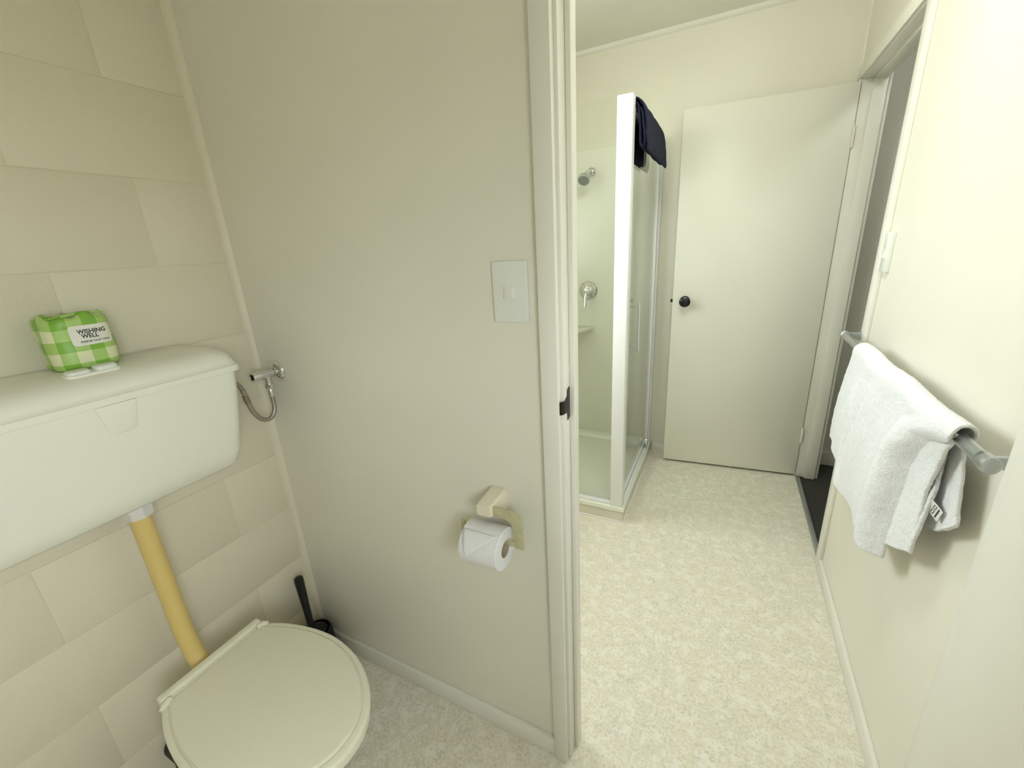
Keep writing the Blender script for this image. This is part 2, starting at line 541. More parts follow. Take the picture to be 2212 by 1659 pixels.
struct(box('wall_back', (-0.2, YB - 0.1, -0.05), (XR, YB, ZC), 'wall'), 'cream wall behind the viewer')
w2 = empty('added_window', (XR, (W2Y0 + W2Y1) / 2, W2Z0), 'added unseen white framed window that brightens the toilet', None, None, 'structure')  # unseen window, put in to lift the light level in the toilet
for a, b in (((W2Y0, W2Z0), (W2Y0 + 0.035, W2Z1)), ((W2Y1 - 0.035, W2Z0), (W2Y1, W2Z1)), ((W2Y0 + 0.035, W2Z0), (W2Y1 - 0.035, W2Z0 + 0.035)), ((W2Y0 + 0.035, W2Z1 - 0.035), (W2Y1 - 0.035, W2Z1))):
    box('window_frame', (XR + 0.03, a[0], a[1]), (XR + 0.08, b[0], b[1]), 'alu_white', w2, 0.003)
box('pane', (XR + 0.053, W2Y0 + 0.035, W2Z0 + 0.035), (XR + 0.057, W2Y1 - 0.035, W2Z1 - 0.035), 'window_glass', w2)
HY = 2.15
struct(boxes('wall_hall', [((HX, HY, -0.05), (3.0, HY + 0.08, ZC)), ((2.75, 0.4, -0.05), (2.83, HY, ZC)),
                           ((HX, 0.32, -0.05), (2.83, 0.4, ZC))], 'hall_wall'), 'grey shaded hall wall seen through the doorway')

# ------------------------------------------------------------------ bathroom window (left wall, hidden behind the partition)
w1 = empty('window_1', (0, (WIN_Y0 + WIN_Y1) / 2, WIN_Z0), 'white framed bathroom window in the block wall', None, None, 'structure')
fr = 0.04
ym = (WIN_Y0 + WIN_Y1) / 2
for a, b in (((-0.11, WIN_Y0, WIN_Z0), (-0.06, WIN_Y0 + fr, WIN_Z1)), ((-0.11, WIN_Y1 - fr, WIN_Z0), (-0.06, WIN_Y1, WIN_Z1)),
             ((-0.11, WIN_Y0 + fr, WIN_Z0), (-0.06, WIN_Y1 - fr, WIN_Z0 + fr)), ((-0.11, WIN_Y0 + fr, WIN_Z1 - fr), (-0.06, WIN_Y1 - fr, WIN_Z1)),
             ((-0.11, ym - 0.02, WIN_Z0 + fr), (-0.06, ym + 0.02, WIN_Z1 - fr))):
    box('window_frame', a, b, 'alu_white', w1, 0.003)
box('pane', (-0.088, WIN_Y0 + fr, WIN_Z0 + fr), (-0.084, ym - 0.02, WIN_Z1 - fr), 'window_glass', w1)
box('pane', (-0.088, ym + 0.02, WIN_Z0 + fr), (-0.084, WIN_Y1 - fr, WIN_Z1 - fr), 'window_glass', w1)
box('window_sill', (-0.06, WIN_Y0 - 0.0, WIN_Z0 - 0.001), (0.02, WIN_Y1 + 0.0, WIN_Z0 + 0.018), 'trim', w1, 0.003)

# ------------------------------------------------------------------ toilet doorway frame
AT = 0.017
t1 = empty('trim_1', (TX0, 0, 0), 'painted timber frame of the toilet doorway', None, None, 'structure')
box('architrave', (0.947, -AT, 0), (0.984, 0.0, TZ + 0.04), 'trim', t1, 0.0025)
box('architrave', (0.984, -AT, TZ + 0.006), (TX1 + 0.045, 0.0, TZ + 0.045), 'trim', t1, 0.0025)
box('jamb', (TX0 - 0.018, 0.0, 0), (TX0, PT + 0.001, TZ), 'trim', t1, 0.0012)
box('jamb', (TX1, 0.0, 0), (TX1 + 0.018, PT + 0.001, TZ), 'trim', t1, 0.0012)
box('jamb', (TX0 - 0.018, 0.0, TZ), (TX1 + 0.018, PT + 0.001, TZ + 0.018), 'trim', t1, 0.0012)
box('door_stop', (TX0, 0.034, 0), (TX0 + 0.0105, PT + 0.001, TZ), 'trim', t1, 0.0018)
box('door_stop', (TX1 - 0.0105, 0.034, 0), (TX1, PT + 0.001, TZ), 'trim', t1, 0.0018)
box('architrave', (0.945, PT, 0), (0.986, PT + 0.012, TZ + 0.04), 'trim', t1, 0.0025)
# latch strike plate on the rebate
zc = 1.060
pl = [(TX0, 0.031, zc + 0.036), (TX0, 0.018, zc + 0.032), (TX0, 0.016, zc + 0.019), (TX0, 0.004, zc + 0.014), (TX0, 0.004, zc - 0.014),
      (TX0, 0.016, zc - 0.019), (TX0, 0.018, zc - 0.036), (TX0, 0.031, zc - 0.032)]
sp = prism('strike_plate', pl, (0.0015, 0, 0), 'bronze', t1, 0.0003, 1)
sp['label'] = 'dark bronze latch strike plate'
bm = bmesh.new()
lipp = [Vector((TX0 + 0.001, 0.006, 0)), Vector((TX0 + 0.001, 0.0, 0)), Vector((TX0 - 0.001, -0.007, 0)), Vector((TX0 - 0.0055, -0.012, 0))]
lipp = catmull(lipp, 5)
add_loft(bm, [[p + Vector((0, 0, zc + s)) for p in lipp] + [p + Vector((0.0014, -0.0004, zc + s)) for p in reversed(lipp)] for s in (-0.014, 0.014)])
finish('strike_lip', bm, 'bronze', sp)
box('latch_hole_dark', (TX0 + 0.0012, 0.008, zc - 0.011), (TX0 + 0.0018, 0.024, zc + 0.011), 'black', sp)  # flat black patch painted as the dark inside of the hole

# toilet door, swung open into the toilet on the right
d2 = empty('door_2', (1.6532, -0.004, 0.0), 'pale flush toilet door standing open at the right edge', None, None, 'structure')
box('door_leaf', (1.6365, -0.672, 0.012), (1.6715, -0.004, 1.975), 'door', d2, 0.002)
for z in (0.25, 1.72):
    lathe('hinge', (1.6745, 0.0035, z), (0, 0, 1), [(0, 0.0), (0.0, 0.005), (0.09, 0.005), (0.09, 0.0)], 'satin', d2, 12)
lathe('door_knob', (1.6365, -0.61, 1.0), (-1, 0, 0), [(0, 0.027), (0.005, 0.027), (0.008, 0.012), (0.03, 0.012), (0.034, 0.02), (0.045, 0.026), (0.058, 0.022), (0.064, 0.008), (0.064, 0)], 'black_gloss', d2)

# ------------------------------------------------------------------ hall doorway frame + door
t2 = empty('trim_2', (XR, (DY0 + DY1) / 2, 0), 'painted timber frame of the hall doorway', None, None, 'structure')
pr = 0.0127
box('architrave', (XR - pr, 1.085, 0), (XR, DY0 - 0.004, DZ + 0.055), 'trim', t2, 0.002)
box('architrave', (XR - pr, DY0 - 0.004, DZ + 0.004), (XR, DY1 + 0.05, DZ + 0.055), 'trim', t2, 0.002)
box('architrave', (XR - pr, DY1 + 0.006, 0), (XR, DY1 + 0.05, DZ + 0.004), 'trim', t2, 0.002)
box('jamb', (XR - 0.001, DY0 - 0.018, 0), (HX + 0.001, DY0, DZ), 'trim', t2, 0.001)
box('jamb', (XR - 0.001, DY1, 0), (HX + 0.001, DY1 + 0.018, DZ), 'trim', t2, 0.001)
box('jamb', (XR - 0.001, DY0 - 0.018, DZ), (HX + 0.001, DY1 + 0.018, DZ + 0.018), 'trim', t2, 0.001)
box('door_stop', (XR + 0.040, DY1 - 0.011, 0), (HX + 0.001, DY1, DZ), 'trim', t2, 0.0015)
box('door_stop', (XR + 0.040, DY0, 0), (HX + 0.001, DY0 + 0.011, DZ), 'trim', t2, 0.0015)
box('door_stop', (XR + 0.040, DY0, DZ - 0.011), (HX + 0.001, DY1, DZ), 'trim', t2, 0.0015)
box('architrave', (HX, DY1 + 0.004, 0), (HX + 0.018, DY1 + 0.045, DZ + 0.05), 'trim', t2, 0.002)
box('architrave', (HX, DY0 - 0.045, 0), (HX + 0.018, DY0 - 0.004, DZ + 0.05), 'trim', t2, 0.002)
struct(box('trim_3', (XR - 0.002, DY0, -0.001), (XR + 0.020, DY1, 0.006), 'satin', None, 0.0025), 'metal floor strip between vinyl and carpet')

# bathroom door, open against the far wall
HXp, HYp, DTH, DW = 1.7183, 1.9172, 0.0831, 0.733
d1 = bpy.data.objects.new('door_1', None); COL.objects.link(d1)
tag(d1, 'pale flush bathroom door standing open against the far wall', None, None, 'structure')
dm = Vector((-math.cos(DTH), -math.sin(DTH), 0))       # hinge -> free edge
dn = Vector((math.sin(DTH), -math.cos(DTH), 0))        # towards the camera
d1.location = (HXp, HYp, 0.012)
def dpt(a, b, z): return Vector((HXp, HYp, 0)) + dm * a + dn * b + Vector((0, 0, z))
def dbox(name, a0, a1, b0, b1, z0, z1, mat, bev=0.0015, parent=d1):
    pts = [dpt(a0, b0, z0), dpt(a1, b0, z0), dpt(a1, b1, z0), dpt(a0, b1, z0)]
    return prism(name, pts, (0, 0, z1 - z0), mat, parent, bev)
dbox('door_leaf', 0, DW, -0.035, 0.0, 0.014, 1.995, 'door')
KZ = 1.032
kn = lathe('door_knob', dpt(DW - 0.065, 0, KZ), dn, [(0, 0.0), (0.0, 0.028), (0.004, 0.028), (0.007, 0.014), (0.026, 0.012), (0.032, 0.020), (0.040, 0.027), (0.052, 0.030), (0.062, 0.026), (0.068, 0.014), (0.070, 0.0)], 'black_gloss', d1)
kn['label'] = 'round glossy black door knob'
dbox('latch', DW - 0.001, DW + 0.012, -0.025, -0.010, KZ - 0.009, KZ + 0.009, 'bronze', 0.002)
for z in (0.22, 1.73):
    lathe('hinge', dpt(-0.002, 0.003, z), (0, 0, 1), [(0, 0.0), (0.0, 0.005), (0.09, 0.005), (0.09, 0.0)], 'trim', d1, 12)

# ------------------------------------------------------------------ baseboards, cornice, corner bead
def skirt(name, lo, hi, label):
    return struct(box(name, lo, hi, 'trim', None, 0.0018, 2), label)
skirt('baseboard_partition', (0.0, -0.012, 0), (0.947, 0.0, 0.062), 'low painted skirting along the partition wall')
skirt('baseboard_right', (XR - 0.012, PT + 0.013, 0), (XR, 1.085, 0.060), 'low painted skirting under the towel rail')
skirt('baseboard_far', (0.897, YF - 0.012, 0), (XR - pr, YF, 0.058), 'low painted skirting behind the open door')
skirt('baseboard_hall', (HX + 0.018, HY - 0.012, -0.004), (2.75, HY, 0.085), 'pale skirting in the hall')
def cove(name, p0, p1, n1, n2, r, label, mat='trim'):
    """quarter round bead along p0-p1, between the two surface directions n1, n2"""
    p0, p1, n1, n2 = Vector(p0), Vector(p1), Vector(n1), Vector(n2)
    prof = [Vector((0, 0, 0)), n1 * r, n1 * r * 0.75 + n2 * r * 0.55, n1 * r * 0.55 + n2 * r * 0.75, n2 * r]
    bm = bmesh.new()
    add_loft(bm, [[p0 + q for q in prof], [p1 + q for q in prof]])
    return struct(finish(name, bm, mat, None, 50), label)
cove('trim_4', (0, YF, ZC), (XR, YF, ZC), (0, -1, 0), (0, 0, -1), 0.022, 'slim bead between the far wall and the ceiling')
cove('trim_5', (XR, PT, ZC), (XR, YF, ZC), (-1, 0, 0), (0, 0, -1), 0.022, 'slim bead between the towel rail wall and the ceiling')
cove('trim_6', (XR, YF, DZ + 0.055), (XR, YF, ZC), (-1, 0, 0), (0, -1, 0), 0.008, 'thin bead down the far corner')
cove('trim_7', (0, 0, 0.0), (0, 0, ZC), (1, 0, 0), (0, -1, 0), 0.016, 'slim bead down the corner beside the cistern', 'block')

# ------------------------------------------------------------------ ceiling lights (above the frame; the hall one is added)
def lamp_mat(name, col, strength):
    m, nt, p = new_mat(name)
    p.inputs['Base Color'].default_value = (0.85, 0.85, 0.82, 1)
    p.inputs['Emission Color'].default_value = (*col, 1)
    p.inputs['Emission Strength'].default_value = strength
    return m
def ceiling_light(x, y, r, strength, label, col=(0.95, 1.0, 0.955)):
    c = empty('ceiling_light', (x, y, ZC), label, 'ceiling light')
    lathe('base_ring', (x, y, ZC), (0, 0, -1), [(0, 0), (0, r + 0.012), (0.018, r + 0.012), (0.022, r), (0.022, 0)], 'alu_white', c, 40)
    lathe('diffuser', (x, y, ZC - 0.0225), (0, 0, -1), [(0, 0), (0, r - 0.003), (0.02, r - 0.008), (0.045, r * 0.78), (0.06, r * 0.45), (0.065, 0)], lamp_mat('opal_diffuser', col, strength), c, 40)
    return c
ceiling_light(1.12, 0.50, 0.13, 52.0, 'round opal ceiling light in the middle of the bathroom')
ceiling_light(2.25, 1.35, 0.12, 14.0, 'added unseen opal ceiling light that brightens the hall')  # unseen lamp, added to lighten the hall beyond the doorway

# ------------------------------------------------------------------ cistern
CY = -0.412
ci = empty('cistern', (0.1, CY, 0.875), 'cream plastic wall-hung cistern with a domed lid above the toilet', 'cistern')
def cring(z, xf, hw, r, x0=0.0):
    return rrect(x0, xf, CY - hw - 0.05, CY + hw, r, z, 8)
bm = bmesh.new()
add_loft(bm, [cring(0.872, 0.135, 0.200, 0.03, 0.02), cring(0.874, 0.146, 0.213, 0.033, 0.012), cring(0.884, 0.157, 0.222, 0.036, 0.006),
              cring(0.92, 0.168, 0.231, 0.036, 0.001), cring(1.0, 0.181, 0.240, 0.034, 0.001), cring(1.08, 0.190, 0.247, 0.03, 0.001), cring(1.130, 0.194, 0.250, 0.028, 0.001)])
finish('cistern_body', bm, 'cistern', ci, 50)
lid_r = [(1.126, 0.199, 0.255, 0.030), (1.127, 0.202, 0.258, 0.030), (1.1405, 0.202, 0.258, 0.030), (1.142, 0.198, 0.254, 0.030), (1.152, 0.196, 0.252, 0.032),
         (1.165, 0.190, 0.249, 0.036), (1.176, 0.177, 0.241, 0.040), (1.1835, 0.154, 0.228, 0.04), (1.187, 0.125, 0.212, 0.04), (1.1885, 0.10, 0.19, 0.03)]
bm = bmesh.new()
add_loft(bm, [cring(z, xf, hw, r, 0.0008) for z, xf, hw, r in lid_r])
lid = finish('cistern_lid', bm, 'cistern', ci, 60)
# pressed shield on the body front
sh = round_poly([(0, CY - 0.034, 1.125), (0, CY - 0.022, 1.062), (0, CY + 0.022, 1.062), (0, CY + 0.034, 1.125)], [0.002, 0.012, 0.012, 0.002])
bm = bmesh.new()
def shx(z): return interp(z, [(1.0, 0.181), (1.08, 0.190), (1.13, 0.194)])
add_loft(bm, [[Vector((shx(p.z) - 0.004, p.y, p.z)) for p in sh], [Vector((shx(p.z) + 0.0022, p.y, p.z)) for p in sh],
              [Vector((shx(p.z) + 0.0032, CY + (p.y - CY) * 0.94, p.z + (1.1 - p.z) * 0.03)) for p in sh]])
finish('pressed_shield', bm, 'cistern', ci, 50)
# twin flush buttons in a bezel
bz = prism('button_bezel', round_poly([(0.120, CY - 0.043, 1.1815), (0.157, CY - 0.043, 1.1785), (0.157, CY + 0.043, 1.1785), (0.120, CY + 0.043, 1.1815)], 0.012),
           (0, 0, 0.009), 'cistern', lid, 0.0025, 3)
for s in (-1, 1):
    c = CY + s * 0.0215
    prism('flush_button', round_poly([(0.124, c - 0.0185, 1.185), (0.153, c - 0.0185, 1.183), (0.153, c + 0.0185, 1.183), (0.124, c + 0.0185, 1.185)], 0.012),
          (0, 0, 0.013 if s > 0 else 0.011), 'switch', lid, 0.004, 3)
# outlet nut
lathe('outlet_nut', (0.1, CY, 0.874), (0, 0, -1), [(0, 0), (0, 0.034), (0.012, 0.034), (0.013, 0.031), (0.036, 0.029), (0.037, 0.022), (0.037, 0)], 'nut', ci, 8, 20)

# flush pipe
fp = [(0.1, CY, 0.842), (0.1, CY, 0.75), (0.1, CY, 0.65), (0.1, CY, 0.56), (0.103, CY, 0.48), (0.122, CY, 0.415), (0.165, CY, 0.372), (0.215, CY, 0.36), (0.25, CY, 0.36)]
o = tube('flush_pipe', catmull(fp, 6), 0.0205, 'pipe', None, 24)
tag(o, 'yellowed plastic flush pipe bending from cistern down to toilet', 'pipe')

# ------------------------------------------------------------------ toilet pan with closed lid
TY = -0.402
HWT = [(0.190, 0.122), (0.215, 0.130), (0.25, 0.145), (0.30, 0.160), (0.364, 0.171), (0.43, 0.173), (0.494, 0.163), (0.54, 0.148), (0.58, 0.128), (0.615, 0.103),
       (0.645, 0.070), (0.660, 0.042), (0.6665, 0.015)]
half = [Vector((x, h, 0)) for x, h in HWT]
half = catmull(half, 3)
def seat_ring(z, sc, cx=0.42, dx=0.0, wy=1.0):
    pts = [(p.x, p.y) for p in half] + [(p.x, -p.y) for p in reversed(half)]
    return [Vector((cx + dx + (x - cx) * sc, TY + y * sc * wy, z)) for x, y in pts]
tl = empty('toilet', (0.42, TY, 0.0), 'cream toilet pan with its flat lid closed', 'toilet')
def pan_ring(z, x0, x1, hw, n=44):
    pts = []
    for k in range(n):
        a = 2 * math.pi * k / n
        ca, sa = math.cos(a), math.sin(a)
        e = 0.8
        cx = lerp(x0, x1, 0.5)
        pts.append(Vector((cx + (x1 - x0) / 2 * math.copysign(abs(ca) ** e, ca), TY + hw * math.copysign(abs(sa) ** e, sa), z)))
    return pts
bm = bmesh.new()
add_loft(bm, [pan_ring(0.0, 0.20, 0.52, 0.115), pan_ring(0.03, 0.20, 0.515, 0.112), pan_ring(0.10, 0.20, 0.49, 0.098), pan_ring(0.18, 0.185, 0.50, 0.102),
              pan_ring(0.26, 0.165, 0.545, 0.125), pan_ring(0.33, 0.155, 0.60, 0.152), pan_ring(0.375, 0.150, 0.635, 0.163), pan_ring(0.392, 0.150, 0.640, 0.164), pan_ring(0.396, 0.155, 0.63, 0.158)])
finish('pan', bm, 'ceramic', tl, 60)
bm = bmesh.new()
add_loft(bm, [seat_ring(0.396, 0.955), seat_ring(0.398, 0.98), seat_ring(0.411, 0.985), seat_ring(0.4145, 0.97)])
finish('seat', bm, 'seat', tl, 50)
bm = bmesh.new()
add_loft(bm, [seat_ring(0.4155, 0.98), seat_ring(0.416, 0.998), seat_ring(0.424, 1.0), seat_ring(0.4285, 0.993), seat_ring(0.431, 0.975), seat_ring(0.4315, 0.935), seat_ring(0.4290, 0.925), seat_ring(0.4290, 0.918),
              seat_ring(0.4345, 0.905), seat_ring(0.4355, 0.885)])
finish('seat_lid', bm, 'seat', tl, 40)
hb = box('hinge_bar', (0.175, TY - 0.121, 0.410), (0.1965, TY + 0.121, 0.4395), 'seat', tl, 0.005, 3)
for s in (-1, 1):
    tube('hinge_barrel', [(0.202, TY + s * 0.105, 0.4305), (0.206, TY + s * 0.119, 0.4305), (0.212, TY + s * 0.128, 0.4265)], [0.0085, 0.0085, 0.006], 'seat', hb, 12)
lathe('pan_connector', (0.01, TY - 0.072, 0.120), (1, 0, 0.0), [(0, 0), (0, 0.040), (0.06, 0.040), (0.065, 0.044), (0.11, 0.044), (0.115, 0.038), (0.19, 0.038), (0.19, 0)], 'rubber', tl, 24)

# ------------------------------------------------------------------ green gingham wrapped tissue roll on the cistern lid
PY, PX, PR, PZ0, PZ1 = -0.392, 0.0580, 0.056, 1.1890, 1.2945
pk = empty('wrapped_toilet_tissue', (PX, PY, PZ0), 'green gingham wrapped tissue roll with white label on the cistern lid', 'tissue roll')
def pack_r(a, e=3.2):
    return (abs(math.cos(a)) ** e + abs(math.sin(a)) ** e) ** (-1 / e)
def pack_pt(a, z, s=1.0, out=0.0):
    wob = 1 + 0.012 * math.sin(3 * a + z * 60) + 0.01 * math.sin(5 * a - z * 90)
    rr = (PR * 0.96 * pack_r(a + 0.10) * wob) * s + out
    return Vector((PX + rr * math.cos(a) * 0.98, PY + rr * math.sin(a), z))
bm = bmesh.new()
uvl = bm.loops.layers.uv.new('UVMap')
NS = 96
zr = [(PZ0, 0.90), (PZ0 + 0.002, 0.955), (PZ0 + 0.006, 0.99)] + [(lerp(PZ0 + 0.012, PZ1 - 0.012, k / 10), 1.0) for k in range(11)] + [(PZ1 - 0.006, 0.985), (PZ1 - 0.002, 0.95), (PZ1, 0.90)]
rows = []
for z, s in zr:
    row = []
    for k in range(NS + 1):
        a = 2 * math.pi * k / NS - math.pi
        zz = z + (0.004 * math.sin(4 * a + 0.7) + 0.003 * math.sin(9 * a)) * max(0, (z - (PZ1 - 0.03)) / 0.03)
        row.append((bm.verts.new(pack_pt(a, zz, s)), a, z))
    rows.append(row)
for r0, r1 in zip(rows[:-1], rows[1:]):
    for k in range(NS):
        f = bm.faces.new((r0[k][0], r0[k + 1][0], r1[k + 1][0], r1[k][0]))
        for lp, (v, a, z) in zip(f.loops, (r0[k], r0[k + 1], r1[k + 1], r1[k])):
            lp[uvl].uv = (a * PR / 0.046 + 0.50, (z - PZ0) / 0.046 + 0.717)
for row, flip in ((rows[0], True), (rows[-1], False)):
    c = bm.verts.new((PX, PY, row[0][2] - (0.010 if not flip else 0)))
    for k in range(NS):
        f = bm.faces.new((row[k][0], row[k + 1][0], c))
        for lp in f.loops:
            lp[uvl].uv = (lp.vert.co.y / 0.046, lp.vert.co.x / 0.046)
bmesh.ops.remove_doubles(bm, verts=bm.verts, dist=1e-6)
wrap = finish('wrapper', bm, 'gingham', pk, 60)
# folded gusset on top of the wrapper
bm = bmesh.new()
add_tube(bm, catmull([(PX + 0.030, PY - 0.048, PZ1 - 0.002), (PX + 0.034, PY - 0.02, PZ1 + 0.001), (PX + 0.03, PY + 0.01, PZ1 + 0.0045), (PX + 0.032, PY + 0.046, PZ1 + 0.002)], 6), [0.0006 + 0.0026 * math.sin(math.pi * k / 18) ** 0.5 for k in range(19)], 8)
uvl = bm.loops.layers.uv.new('UVMap')
for f in bm.faces:
    for lp in f.loops: lp[uvl].uv = (lp.vert.co.y / 0.046, 0.6)
finish('gusset_fold', bm, 'gingham', wrap, 60)
# label, wrapped on the curved front: u = arc coordinate (towards +y), v = height
A0 = 0.15     # label centre angle
def lab_pt(u, v, out):
    # rotate the label slightly, then wrap
    cr, sr = math.cos(0.0), math.sin(0.0)
    uu, vv = u * cr - v * sr, u * sr + v * cr
    a = A0 + uu / (PR * 1.08)
    return pack_pt(a, 1.2560 + vv, 1.0, out)
LW, LH = 0.070, 0.040
outl = round_poly([(-LW / 2, -LH / 2, 0), (LW / 2, -LH / 2, 0), (LW / 2, LH / 2, 0), (-LW / 2, LH / 2, 0)], 0.006, 4)
bm = bmesh.new()
nu, nv = 24, 10
grid = []
for j in range(nv + 1):
    row = []
    for i in range(nu + 1):
        u, v = lerp(-LW / 2, LW / 2, i / nu), lerp(-LH / 2, LH / 2, j / nv)
        # pull corners in for the rounded corners
        du, dv = abs(u) - (LW / 2 - 0.006), abs(v) - (LH / 2 - 0.006)
        if du > 0 and dv > 0:
            l = math.hypot(du, dv)
            m_ = max(du, dv)
            u = math.copysign(LW / 2 - 0.006 + du * m_ / l, u); v = math.copysign(LH / 2 - 0.006 + dv * m_ / l, v)
        row.append(bm.verts.new(lab_pt(u, v, 0.0006)))
    grid.append(row)
for j in range(nv):
    for i in range(nu):
        bm.faces.new((grid[j][i], grid[j][i + 1], grid[j + 1][i + 1], grid[j + 1][i]))
lb = finish('paper_label', bm, 'paper_label', pk, 60)
def lettering(txt, size, u0, v0, mat, parent, bold=0.0, sx=1.0):
    cu = bpy.data.curves.new('lettering', 'FONT'); cu.body = txt; cu.size = 1.0; cu.align_x = 'CENTER'; cu.offset = bold
    cu.resolution_u = 3
    tmp = bpy.data.objects.new('lettering', cu); COL.objects.link(tmp)
    bpy.context.view_layer.update()
    me = bpy.data.meshes.new_from_object(tmp.evaluated_get(bpy.context.evaluated_depsgraph_get()))
    bpy.data.objects.remove(tmp, do_unlink=True); bpy.data.curves.remove(cu)
    bm = bmesh.new(); bm.from_mesh(me); bpy.data.meshes.remove(me)
    for v in bm.verts:
        v.co = lab_pt(u0 + v.co.x * size * sx, v0 + v.co.y * size, 0.0011)
    return finish('lettering', bm, mat, parent, 0, None, False)
lettering('WISHING', 0.0118, 0.001, 0.0035, 'ink', lb, 0.025, 0.92)
lettering('WELL', 0.0118, -0.0035, -0.0058, 'ink', lb, 0.025, 0.92)
lettering('PREMIUM TOILET TISSUE', 0.0052, 0.003, -0.0145, 'ink_grey', lb, 0.02, 0.86)

# ------------------------------------------------------------------ stop valve and hose
VX, VZ = 0.09, 1.068
sv = empty('stop_valve', (VX, 0, VZ), 'chrome stop valve on the partition wall beside the cistern', 'valve')
lathe('wall_flange', (VX, 0.0, VZ), (0, -1, 0), [(0, 0), (0, 0.031), (0.002, 0.031), (0.006, 0.028), (0.010, 0.020), (0.011, 0.016), (0.011, 0)], 'chrome', sv, 40)
lathe('valve_body', (VX, -0.010, VZ), (0, -1, 0), [(0, 0), (0, 0.0135), (0.006, 0.0135), (0.007, 0.011), (0.016, 0.011), (0.018, 0.0115), (0.036, 0.0115), (0.036, 0)], 'chrome', sv, 28)
lathe('valve_handle', (VX, -0.044, VZ), (0, -1, 0.02), [(0, 0), (0, 0.0118), (0.002, 0.0125), (0.032, 0.0125), (0.034, 0.0115), (0.034, 0.009), (0.032, 0.008), (0.032, 0)], 'chrome', sv, 28)
lathe('handle_insert', (VX, -0.0765, VZ), (0, -1, 0.02), [(0, 0), (0, 0.0085), (0.0012, 0.0085), (0.0016, 0.006), (0.0016, 0)], 'black', sv, 20)
lathe('outlet_stub', (VX, -0.034, VZ - 0.004), (0, 0, -1), [(0, 0), (0, 0.0085), (0.026, 0.0085), (0.026, 0)], 'chrome', sv, 24)
lathe('outlet_nut', (VX, -0.034, VZ - 0.030), (0, 0, -1), [(0, 0), (0, 0.011), (0.002, 0.0125), (0.013, 0.0125), (0.016, 0.0105), (0.016, 0)], 'chrome', sv, 6, 20)
hs = empty('supply_hose', (VX, -0.07, 0.935), 'braided steel hose looping from the stop valve to the cistern', 'hose')
hp = [(VX, -0.034, 1.012), (VX, -0.034, 0.992), (VX, -0.034, 0.972), (VX, -0.040, 0.950), (VX - 0.001, -0.058, 0.935), (VX - 0.002, -0.080, 0.944), (VX - 0.002, -0.096, 0.970),
      (VX - 0.002, -0.104, 1.000), (VX - 0.002, -0.107, 1.025), (VX - 0.002, -0.111, 1.042)]
bm = bmesh.new()
path = catmull(hp, 8)
add_tube(bm, path, 0.0062, 14)
uvl = bm.loops.layers.uv.new('UVMap')
L = [0.0]
for a, b in zip(path[:-1], path[1:]): L.append(L[-1] + (b - a).length)
for f in bm.faces:
    for lp in f.loops:
        i = lp.vert.index
for vi, v in enumerate(bm.verts): v.index = vi
for f in bm.faces:
    for lp in f.loops:
        i = lp.vert.index
        lp[uvl].uv = ((i % 14) / 14.0, L[min(i // 14, len(L) - 1)] / L[-1])
finish('braided_hose', bm, 'hose', hs, 60)
lathe('ferrule', (VX, -0.034, 1.022), (0, 0, -1), [(0, 0), (0, 0.0062), (0.004, 0.0075), (0.024, 0.0075), (0.025, 0.006), (0.025, 0)], 'chrome', hs, 18)
lathe('ferrule', hp[-3], Vector(hp[-1]) - Vector(hp[-3]), [(0, 0), (0, 0.0072), (0.024, 0.0076), (0.026, 0.006), (0.026, 0)], 'hose', hs, 18)
tube('inlet_tail', catmull([hp[-2], (VX - 0.002, -0.113, 1.048), (VX - 0.004, -0.122, 1.065), (VX - 0.006, -0.145, 1.075), (VX - 0.006, -0.170, 1.075)], 6), 0.0052, 'hose', hs, 12)

# ------------------------------------------------------------------ toilet brush
tb = empty('toilet_brush', (0.068, -0.066, 0), 'black toilet brush in its holder in the corner behind the toilet', 'toilet brush')
lathe('brush_holder', (0.068, -0.066, 0.0), (0, 0, 1), [(0, 0), (0, 0.053), (0.004, 0.055), (0.116, 0.050), (0.124, 0.047), (0.124, 0.043), (0.108, 0.042), (0.108, 0)], 'black', tb, 32)
lathe('handle', (0.062, -0.077, 0.06), (-0.012, 0.0, 1), [(0, 0), (0, 0.010), (0.08, 0.010), (0.20, 0.0125), (0.288, 0.0150), (0.297, 0.0140), (0.301, 0.009), (0.302, 0)], 'black', tb, 20)
lathe('brush_lid', (0.066, -0.068, 0.116), (0, 0, 1), [(0, 0), (0, 0.040), (0.008, 0.038), (0.018, 0.020), (0.022, 0.014), (0.022, 0)], 'black', tb, 28)

# ------------------------------------------------------------------ light switches
sw = empty('light_switch', (0.8845, 0, 1.292), 'white single-rocker light switch above the toilet paper holder', 'light switch')
plate = prism('switch_plate', round_poly([(0.8465, 0, 1.233), (0.9225, 0, 1.233), (0.9225, 0, 1.352), (0.8465, 0, 1.352)], 0.003), (0, -0.0085, 0), 'switch', sw, 0.002, 3)
prism('rocker_surround', round_poly([(0.8715, -0.007, 1.278), (0.8955, -0.007, 1.278), (0.8955, -0.007, 1.305), (0.8715, -0.007, 1.305)], 0.003), (0, -0.0030, 0), 'switch', plate, 0.0006, 1)
bm = bmesh.new()
rk = round_poly([(0.8740, -0.008, 1.2805), (0.8930, -0.008, 1.2805), (0.8930, -0.008, 1.3025), (0.8740, -0.008, 1.3025)], 0.0025)
add_loft(bm, [[p for p in rk], [Vector((p.x, -0.0106 - 0.0030 * (1.3025 - p.z) / 0.022, p.z)) for p in rk],
              [Vector((0.8835 + (p.x - 0.8835) * 0.92, -0.0112 - 0.0030 * (1.3025 - p.z) / 0.022, 1.2915 + (p.z - 1.2915) * 0.92)) for p in rk]])
finish('rocker', bm, 'switch', plate, 40)

